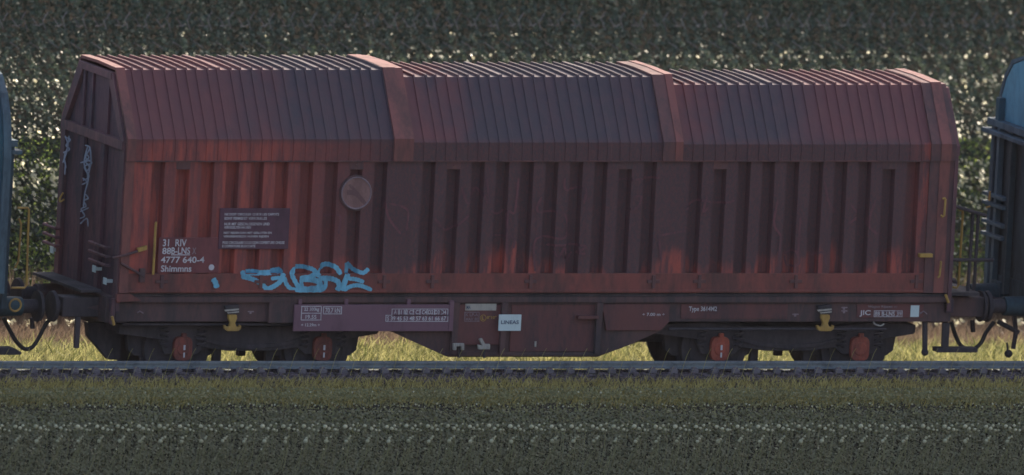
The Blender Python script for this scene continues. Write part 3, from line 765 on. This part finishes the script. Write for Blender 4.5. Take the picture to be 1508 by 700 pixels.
q = MB(); q.pbox(433, 666, 449, 488, YS - .09, .03); q.build('label_plate', M['plate'], uf, .004)
for px in (440, 508, 600):
    q = MB(); q.pbox(px, px + 5, 441, 452, YS - .085, .03); q.build('plate_bracket', M['plate'], uf, .002)
q = MB(); q.pbox(662, 668, 443, 488, YS - .10, .05); q.build('plate_bracket', M['plate'], uf, .002)
def frame_box(px0, px1, py0, py1, Y, parent, mat, t=1.0):
    q = MB(); q.pbox(px0, px1, py0, py0 + t, Y, .003); q.pbox(px0, px1, py1 - t, py1, Y, .003); q.pbox(px0, px0 + t, py0 + t, py1 - t, Y, .003); q.pbox(px1 - t, px1, py0 + t, py1 - t, Y, .003)
    return q.build('lettering', mat, parent)
YL = YS - .094
frame_box(443.5, 473.5, 451, 472, YL, uf, M['white']); frame_box(476, 503.5, 451.5, 463, YL, uf, M['white']); 
q = MB(); q.pbox(444.5, 472.5, 461, 462, YL, .003); q.build('lettering', M['white'], uf)
text('22 300kg', 448, 470, 453, 459.5, YL, M['white'], uf); text('19.55', 450, 466, 464, 470, YL, M['white'], uf); text('70.7 kN', 479, 501, 453.5, 461, YL, M['white'], uf); text('+ 12.29m +', 443.5, 471, 476.5, 481, YL, M['white'], uf)
frame_box(577, 660, 455, 465, YL, uf, M['white'], .8); frame_box(568, 660, 464.2, 474, YL, uf, M['white'], .8)
text('A B1 B2 C2 C3 C4 D2 D3 D4', 580, 657, 456.8, 463.2, YL, M['white'], uf); text('S 39 45 53 48 57 63 61 66 67', 570, 657, 466, 472.4, YL, M['white'], uf)
for i in range(1, 8): q = MB(); px = 577 + i * 10.4; q.pbox(px, px + .7, 455.8, 464.2, YL, .003); q.build('lettering', M['white'], uf)
Y2 = YS - .028
q = MB(); q.pbox(685.5, 731, 447.5, 457.5, Y2 - .004, .008); q.build('sticker', M['pale'], uf); text('MA', 687, 693, 450, 455.5, Y2 - .008, M['ink'], uf)
frame_box(684, 706, 459.5, 474, Y2, uf, M['faint']); text('K LP-A', 686, 704, 461.5, 466, Y2, M['faint'], uf); text('MAX 80', 686, 704, 468, 472.5, Y2, M['faint'], uf)
q = MB(); c = at(711.5, 468.5, Y2); q.tube([(c.x + 4.6 / S * math.cos(t), c.y, c.z + 4.6 / S * math.sin(t)) for t in np.linspace(0, 6.283, 20, endpoint=False)], .0045, 4, True); q.build('lettering', M['yellow'], uf); text('L', 709.5, 713.5, 466, 471, Y2, M['yellow'], uf); text("8''10''", 717, 731, 465.5, 470, Y2, M['yellow'], uf)
q = MB(); q.pbox(734.5, 767.5, 463.5, 487.5, YS - .10, .012); sg = q.build('sign_plate', M['sign'], uf, .002); sg['label'] = 'white rectangular sign plate with dark blue lettering'
text('LINEAS', 738, 764, 472, 477.5, YS - .104, M['ink'], uf)
text('+ 7.00 m +', 946, 979, 461, 465.5, YS - .034, M['white'], uf)
text('Type 3614M2', 1014.5, 1056, 451.5, 460.5, YS - .016, M['white'], uf)
text('JIC', 1266, 1282, 457, 466.5, YS - .016, M['white'], uf); frame_box(1287, 1329, 457.5, 467, YS - .016, uf, M['white'], .8); text('88 B-LNS 39', 1288.5, 1327.5, 459, 465.5, YS - .016, M['white'], uf); text('Wagon Rijssen nr', 1278, 1322, 450, 454.5, YS - .016, M['faint'], uf)
q = MB(); q.pbox(1341, 1353.5, 450, 467, YS - .018, .004); q.build('label_card', M['sign'], uf)
for pts in ([(1355, 462), (1360, 458.5), (1365, 463)], [(202, 461), (206, 458.5), (211, 461.5)]):
    q = MB(); q.tube([at(a, b, YS - .02) for a, b in pts], .009, 5); q.build('small_mark', M['faint'], uf)
for px, py in ((369, 459), (1171, 463), (1243, 453), (1243, 458)):
    q = MB(); q.pbox(px - 4, px + 5, py - .8, py + 1, YS - .004, .003); q.pbox(px - 1.5, px + 1.5, py + 1, py + 3.5, YS - .004, .003); q.build('small_mark', M['faint'], uf)
# valves
for px in (676, 713):
    q = MB()
    q.pprism([(px - 8, 506), (px + 8, 506), (px + 8, 516), (px + 3.5, 516), (px + 3.5, 510.5), (px - 3.5, 510.5), (px - 3.5, 516), (px - 8, 516)], YS - .13, .04) if px == 676 else q.pprism([(px - 9, 508), (px - 3, 509), (px - 7, 500), (px - 3, 498), (px + 2, 507), (px + 9, 507), (px + 9, 515), (px - 8, 515)], YS - .13, .04)
    q.build('valve_handle', M['pale'], uf, .006)
    q = MB(); q.tube([at(px, 510, YS - .10), at(px, 510, YS + .02)], .02, 8); q.tube([at(px, 512, YS - .08), at(px, 527, YS - .08)], .016, 8); q.build('valve_rod', M['dark'], uf)
q = MB(); q.pbox(787.5, 790, 503, 511, YS - .02, .014); q.build('small_mark', M['pale'], uf)
# yellow lashing hooks
for cx in (343, 1216):
    b = MB(); b.pprism([(cx - 12, 451), (cx + 9, 449), (cx + 9, 462), (cx - 8, 462)], YS - .05, .05)
    b.build('hook_bracket', M['dark'], uf, .004)
    b = MB(); b.pprism([(cx - 13, 456.5), (cx + 9, 454.5), (cx + 9, 457), (cx - 11, 459)], YS - .056, .004); b.pprism([(cx - 9, 460.5), (cx + 9, 458.5), (cx + 9, 460.5), (cx - 7, 462)], YS - .056, .004); b.build('hook_stripe', M['pale'], uf)
    b = MB(); b.pprism([(cx - 6, 464), (cx + 6, 464), (cx + 6.5, 469), (cx + 3.5, 476), (cx + 5, 481), (cx + 9, 482), (cx + 10.5, 479), (cx + 13, 480), (cx + 12, 485), (cx + 8, 488), (cx - 8, 488), (cx - 12, 485), (cx - 13, 480), (cx - 10.5, 479), (cx - 9, 482), (cx - 5, 481), (cx - 3.5, 476), (cx - 6.5, 469)], YS - .09, .05)
    b.build('lashing_hook', M['yellow'], uf, .005)
# brake rods and pipes
for a, b, r_ in ((at(985, 485, YS - .02), at(1305, 485, YS - .02), .018), (at(180, 478, YS + .05), at(430, 478, YS + .05), .018), ((-5.2, .3, .42), (5.2, .3, .42), .03), ((-2.6, .7, .34), (2.6, .7, .34), .05)):
    q = MB(); q.tube([a, b], r_, 8); q.build('brake_pipe', M['dark'], uf)
q = MB(); q.tube(smooth_path([at(1286, 474, YS), at(1289, 478, YS), at(1297, 480, YS), at(1302, 477, YS)], 4), .01, 6); q.build('pipe_bend', M['pale'], uf)
q = MB(); q.cyl((.9, .2, .42), (1, 0, 0), .19, 1.1, 24); q.build('air_tank', M['dark'], uf)

# ------------------------------------------------------------------ bogies
def bogie(cx_px, tint):
    cx = Xat(cx_px, 513, -.12); ax = [cx - .904, cx + .904]; zc = ZR + .42
    m = MB(); Yb_ = -.20
    def pr(dx, py): return (cx + dx, Zat(py, Yb_))
    for yy in (Yb_, 2 * YC - Yb_ - .09):
        m.prism([pr(-1.72, 478), pr(-1.1, 475), pr(-.55, 481), pr(.55, 481), pr(1.1, 475), pr(1.62, 478), pr(1.62, 492), pr(1.20, 500), pr(1.12, 522), pr(.70, 522), pr(.60, 512), pr(.30, 517), pr(-.30, 517), pr(-.60, 512), pr(-.70, 522), pr(-1.12, 522), pr(-1.20, 500), pr(-1.72, 492)], yy, yy + .09)
        m.prism([pr(-.74, 494), pr(-.4, 504), pr(0, 508), pr(.4, 504), pr(.74, 494), pr(.74, 499), pr(.4, 510), pr(0, 514.5), pr(-.4, 510), pr(-.74, 499)], yy - .03 if yy < 0 else yy + .1, yy if yy < 0 else yy + .13)
    m.box(cx - .22, cx + .22, Yb_ + .09, 2 * YC - Yb_ - .09, Zat(500, Yb_), Zat(480, Yb_))
    for sx_ in (-.34, .34):
        for yy in (.02, .90):
            m.box(cx + sx_ - .05, cx + sx_ + .05, yy, yy + .08, ZR + .18, ZR + .66)
    for a_ in ax:
        for d0, d1 in ((-.62, -.40), (.40, .58)):
            m.prism([pr(a_ - cx + d0, 494), pr(a_ - cx + d1, 494), pr(a_ - cx + d1 * .95, 520), pr(a_ - cx + d1 * .8, 528), pr(a_ - cx + d0 * .8, 528), pr(a_ - cx + d0 * .95, 520)], .03, .12)
            m.prism([pr(a_ - cx + d0, 494), pr(a_ - cx + d1, 494), pr(a_ - cx + d1 * .9, 512), pr(a_ - cx + d0 * .9, 512)], .88, .97)
    for e in (-1.7, 1.55): m.box(cx + e, cx + e + .12, Yb_ + .09, 2 * YC - Yb_ - .09, Zat(492, Yb_), Zat(480, Yb_))
    b = m.build('bogie', M['bogie'], W, .008)
    for a in ax:
        q = MB(); q.cyl((a, -.1, zc), (0, 1, 0), .07, 1.2, 14); q.build('axle', M['bogie'], b)
        for yw, s_ in ((-.065, 1), (1.065, -1)):
            q = MB(); q.cyl((a, yw, zc), (0, s_, 0), .42, .10, 40, .42); q.cyl((a, yw + s_ * .10, zc), (0, s_, 0), .455, .03, 40); q.cyl((a, yw - s_ * .02, zc), (0, s_, 0), .33, .02, 30); q.cyl((a, yw - s_ * .05, zc), (0, s_, 0), .13, .04, 20)
            q.build('wheel', M['bogie'], b)
        for yy, s_ in ((-.27, 1), (1.27, -1)):
            q = MB(); za = Zat(514, -.27)
            pts = [(a + .118 * math.copysign(abs(math.cos(t)) ** .55, math.cos(t)), za + .145 * math.copysign(abs(math.sin(t)) ** .55, math.sin(t))) for t in np.linspace(0, 2 * math.pi, 28, endpoint=False)]
            q.prism(pts, min(yy, yy + s_ * .07), max(yy, yy + s_ * .07)); q.cyl((a, yy + s_ * .0, za), (0, -s_, 0), .085, .010, 24, .075); q.box(a - .03, a + .03, yy - .02, yy + .02, za + .14, za + .19)
            q.build('axle_box', M['axle_dull'] if tint == 2 else M['axle'], b, .006)
        for ddx in (-.24, .24):
            for yy in (-.24, 1.24):
                q = MB(); zs0 = Zat(512, -.24); q.tube([(a + ddx + .045 * math.cos(t), yy + .045 * math.sin(t), zs0 + .012 * t / 1.2) for t in np.linspace(0, 24, 70)], .013, 5); q.build('spring', M['bogie'], b)
        if tint and a == ax[0] or tint == 2:
            q = MB(); q.pbox(0, 1, 0, 1, 0, .01) if 0 else q.box(a - .012, a + .012, -.304, -.301, zc - .0, zc + .06); q.box(a - .01, a + .01, -.304, -.301, zc - .09, zc - .03); q.build('paint_mark', M['white'], b)
    return b
bogie(366, 2); bogie(1157, 1)

# ------------------------------------------------------------------ buffers, couplings, steps, handles
def buffers(xend, sgn, parent, mat):
    z = Zat(451, -.05)
    for y in (-.05, 1.05):
        q = MB(); q.cyl((xend, y, z), (sgn, 0, 0), .125, .36, 24, .115); q.box(xend - .03 * sgn, xend + .02 * sgn, y - .16, y + .16, z - .15, z + .15)
        o = q.build('buffer', mat, parent, .006)
        q = MB(); q.cyl((xend + sgn * .36, y, z), (sgn, 0, 0), .085, .20, 20); q.cyl((xend + sgn * .56, y, z), (sgn, 0, 0), .19, .045, 28, .18); q.build('buffer_head', M['dark'], o, .006)
    q = MB(); c = Vector((xend, YC, z)); q.tube(smooth_path([c, c + Vector((.25 * sgn, 0, 0)), c + Vector((.38 * sgn, 0, .06)), c + Vector((.42 * sgn, 0, -.03)), c + Vector((.33 * sgn, 0, -.09))], 4), .035, 8); q.build('coupling_hook', M['dark'], parent)
buffers(-5.42, -1, uf, M['under']); buffers(5.42, 1, uf, M['under'])
# end beams and platforms
q = MB(); q.box(-5.45, -5.30, YN + .12, YF - .12, Zat(474, -.3), Zat(436, -.3)); q.build('end_sill', M['under'], uf, .006)
for a, b in ((92, 166), (1396, 1458)):
    q = MB(); q.pbox(a, b, 438, 467, -.17, .26); q.build('buffer_housing', M['dark'] if a < 500 else M['under'], uf, .012)
q = MB(); q.pprism([(129, 476), (178, 476), (178, 530), (160, 530), (131, 496)], .25, .12); q.build('rail_guard', M['bogie'], uf, .006)
q = MB(); q.box(5.30, 5.45, YN + .12, YF - .12, Zat(474, -.3), Zat(436, -.3)); q.build('end_sill', M['under'], uf, .006)
q = MB(); q.box(-5.72, -5.45, YN + .25, YF - .2, Zat(432, -.3), Zat(428, -.3)); q.build('platform', M['dark'], uf); q = MB(); q.box(5.45, 5.85, YN + .15, YF - .1, Zat(436, -.35), Zat(431, -.35)); q.build('platform', M['dark'], uf)
Yh = -.35
def tubes(name, mat, lst, parent, r=.014, Y=Yh, smooth=0):
    for pts in lst:
        q = MB()
        pts = [at(p[0], p[1], p[2] if len(p) > 2 else Y) for p in pts]
        if smooth: pts = smooth_path(pts, smooth)
        q.tube(pts, r, 8); q.build(name, mat, parent)
tubes('handle', M['yellow'], [[(230, 328, YN + .05), (229.5, 328, YN - .05), (225.5, 404, YN - .05), (225.5, 404, YN + .05)]], hoods[0], .015)
q = MB(); q.pprism([(203, 366), (217, 362), (217, 368), (204, 372)], YN - .06, .05); q.build('handle', M['yellow'], hoods[0], .005)
tubes('lever', M['hoop_dark'], [[(165, 380), (185, 376), (203, 370)], [(178, 388), (200, 400), (212, 408)]], hoods[0], .016, YN - .04)
q = MB(); q.pbox(206, 214, 396, 416, YN - .045, .045); q.build('lever_pivot', M['hoop_dark'], hoods[0], .004)
q = MB(); q.pprism([(172, 433), (192, 433), (208, 443), (172, 446)], YN - .03, .05); q.build('corner_gusset', M['sill'], uf, .004)
tubes('handle', M['yellow'], [[(165, 466), (168, 479)]], uf, .017, YN - .02)
q = MB(); q.pprism([(166, 440), (172, 440), (168, 478), (162, 478)], YN + .01, .05); q.build('corner_post', M['end_frame'], uf, .004)
tubes('handle', M['yellow'], [[(1388, 293), (1391.5, 292), (1392.5, 294), (1390.5, 318), (1388, 319.5), (1386, 317)]], hoods[2], .013, YN - .05)
q = MB(); q.pbox(1355, 1374, 374, 379.5, YN - .07, .07); q.build('handle', M['yellow'], hoods[2], .005)
tubes('handle', M['yellow'], [[(1385, 385), (1386, 386), (1383.5, 407), (1381, 409)]], hoods[2], .013, YN - .05)
tubes('handle', M['yellow'], [[(1392.5, 434), (1397, 446)]], uf, .017, YN - .02)
tubes('handrail', M['yellow'], [[(1413, 309), (1417.5, 310), (1418, 314), (1411.5, 420), (1409, 424), (1403, 423)]], uf, .015, -.1)
tubes('railing', M['dark'], [[(1393, 300, -.42), (1452, 318, -.2)], [(1433, 312, -.2), (1425, 432, -.2)], [(1441, 314, -.15), (1434, 432, -.15)], [(1398, 383, -.3), (1462, 383, -.1)]], uf, .022)
tubes('step', M['dark'], [[(1362, 474), (1362, 520)]], uf, .035, -.35)
q = MB(); c = at(1362, 519, -.35); q.ball(c, .045); q.build('step_knob', M['dark'], uf)
q = MB(); q.pbox(1388, 1398, 476, 514, -.4, .04); q.pbox(1381, 1440, 513, 519.5, -.42, .18); q.build('foot_step', M['dark'], uf, .004)
q = MB(); q.pbox(111, 118, 468, 513, -.3, .05); q.build('foot_step', M['dark'], uf, .004)
tubes('brake_hose', M['rubber'], [[(1401, 474), (1407, 494), (1416, 510), (1430, 516), (1444, 506), (1452, 490), (1464, 474)]], uf, .026, .2, 5)
tubes('brake_hose', M['rubber'], [[(5, 468), (14, 486), (24, 503), (36, 514), (48, 511), (58, 496), (66, 480), (76, 468)]], uf, .026, .2, 5)
tubes('chain_link', M['dark'], [[(47, 468), (48, 484)], [(1432, 472), (1433, 489)]], uf, .03, .3)

# ------------------------------------------------------------------ the blue neighbours
def blue_wagon(xc, label, half=5.36):
    L = empty('freight_wagon', (xc, YC, ZR)); tag(L, label, 'wagon', 'blue wagons coupled to the red one')
    x0, x1 = xc - half, xc + half
    zk = Zat(205, YN); zt = Zat(92, YN + .4)
    arc = [(YN, Z_SILL), (YN, zk - .25), (YN + .03, zk), (YN + .10, zk + .27), (YN + .22, zk + .5), (YN + .42, zk + .7), (YC, zt)]
    prof = arc + [(2 * YC - y, z) for y, z in arc[-2::-1]]
    m = MB(); m.strip(prof, x0, x1); hd = m.build('hood', M['blue'], L, smooth=True)
    for xa, xb in ((x0, x0 + .1), (xc - .06, xc + .06), (x1 - .1, x1)):
        m = MB(); cy, cz = YC, zk - .3
        big = [(y + (.03 if y > cy else -.03), z + (.03 if z > cz else 0)) for y, z in prof]; n = len(prof)
        m.profile(big + [(y * .99 + YC * .01, z - .01) for y, z in prof[::-1]], xa, xb); m.build('hoop', M['blue_frame'], hd)
    for sgn, x in ((-1, x0), (1, x1)):
        m = MB(); inner = [(YC + (y - YC) * .97, z - .02) for y, z in prof]; m.profile([(inner[0][0], Z_SILL - .1)] + inner + [(inner[-1][0], Z_SILL - .1)], x - sgn * .04, x - sgn * .02)
        e = m.build('end_wall', M['blue_dark'], L)
        m = MB(); top = [p for p in inner if p[1] > zk - .1]; m.profile(top, x - sgn * .018, x - sgn * .005); m.build('end_panel', M['blue_pale'], e)
        for y, w in ((YN + .05, .1), (YN + .6, .09), (YF - .7, .09), (YF - .30, .08), (YF - .14, .1)):
            m = MB(); m.box(x, x + sgn * .07, y, y + w, Z_SILL - .2, zk - .1); m.build('end_post', M['blue_frame'] if y > 1 else M['blue_dark'], e, .004)
        m = MB(); m.box(x, x + sgn * .10, YN + .03, YF + .04, zk - .10, zk - .02); m.box(x + sgn * .02, x + sgn * .16, YN + .02, YF + .06, zk - .19, zk - .14); m.build('end_beam', M['blue_frame'], e, .004)
        m = MB(); m.box(x, x + sgn * .08, YF - .26, YF - .16, zk - .1, zk + .25); m.build('end_post', M['blue'], e, .004)
        for zz in (1.35, 1.5, 1.72, 1.83): 
            m = MB(); m.box(x + sgn * .03, x + sgn * .12, YF - .62, YF + .02, zz, zz + .04); m.build('end_step', M['blue_frame'], e, .003)
        m = MB(); m.box(x + sgn * .02, x + sgn * .03, YF - .28, YF - .2, 1.12, 1.2); m.build('marker_plate', M['sign'], e)
    m = MB(); m.box(x0, x1, -.42, 1.42, Zat(474, -.42), Z_SILL); m.box(x0 + 2.4, x1 - 2.4, -.35, 1.35, Zat(515, -.35), Zat(474.5, -.35)); u = m.build('underframe', M['blue_dark'], L, .01)
    buffers(x0 - .06, -1, u, M['blue_dark']); buffers(x1 + .06, 1, u, M['blue_dark'])
    for bx in (xc - 3.5, xc + 3.5):
        m = MB(); m.box(bx - 1.5, bx + 1.5, -.2, -.1, Zat(498, -.2), Zat(480, -.2)); m.box(bx - 1.5, bx + 1.5, 1.1, 1.2, Zat(498, -.2), Zat(480, -.2)); m.box(bx - .2, bx + .2, -.1, 1.1, .2, .32)
        b = m.build('bogie', M['bogie'], L, .01)
        for a in (bx - .904, bx + .904):
            for yw, s_ in ((-.065, 1), (1.065, -1)):
                q = MB(); q.cyl((a, yw, ZR + .42), (0, s_, 0), .42, .10, 36); q.cyl((a, yw + s_ * .1, ZR + .42), (0, s_, 0), .455, .03, 36); q.build('wheel', M['bogie'], b)
            q = MB(); q.cyl((a, -.08, ZR + .42), (0, 1, 0), .07, 1.16, 14); q.build('axle', M['bogie'], b)
            for yy in (-.27, 1.2):
                q = MB(); q.box(a - .12, a + .12, yy, yy + .07, ZR + .3, ZR + .55); q.build('axle_box', M['dark'], b, .02)
    return L, hd, u
xr_left = Xat(17, 205, YN)
BL, bh, bu = blue_wagon(xr_left - 5.36, 'blue covered wagon cut off at the left edge of the photograph')
BR, ch, cu_ = blue_wagon(Xat(1560, 205, YN) + 5.36, 'blue covered wagon cut off at the right edge of the photograph')
tubes('handrail', M['yellow'], [[(26, 306), (41, 306.5), (42.5, 309), (39, 420), (36, 424), (17, 424)], [(28, 322), (31, 330), (29, 360), (27, 385), (22, 395)]], bu, .014, -.2)
q = MB(); c = at(22.5, 449.5, -.3); q.tube([(c.x + 9 / S * math.cos(t), c.y, c.z + 9 / S * math.sin(t)) for t in np.linspace(0, 6.283, 24, endpoint=False)], .012, 6, True); q.build('uncoupling_ring', M['yellow'], bu)
q = MB(); q.pprism([(-30, 513), (22, 513), (33, 520), (30, 523), (-30, 523)], -.35, .2); q.build('foot_step', M['dark'], bu, .006)
q = MB(); q.tube([at(-8, 470, -.3), at(-8, 514, -.3)], .03, 8); q.build('step_hanger', M['dark'], bu)
tubes('step', M['dark'], [[(1494, 466), (1496, 490), (1492, 514)]], cu_, .03, .1)
q = MB(); q.tube([at(1483, 505, .1), at(1484, 516, .1)], .012, 6); q.ball(at(1485, 521, .1), .05); q.tube([at(1470, 474, .1), at(1500, 490, .1)], .03, 8); q.build('brake_cock', M['dark'], cu_)
tubes('handrail', M['yellow'], [[(1458, 282), (1457, 296)], [(1452, 306), (1458, 304)]], cu_, .012, 1.0)
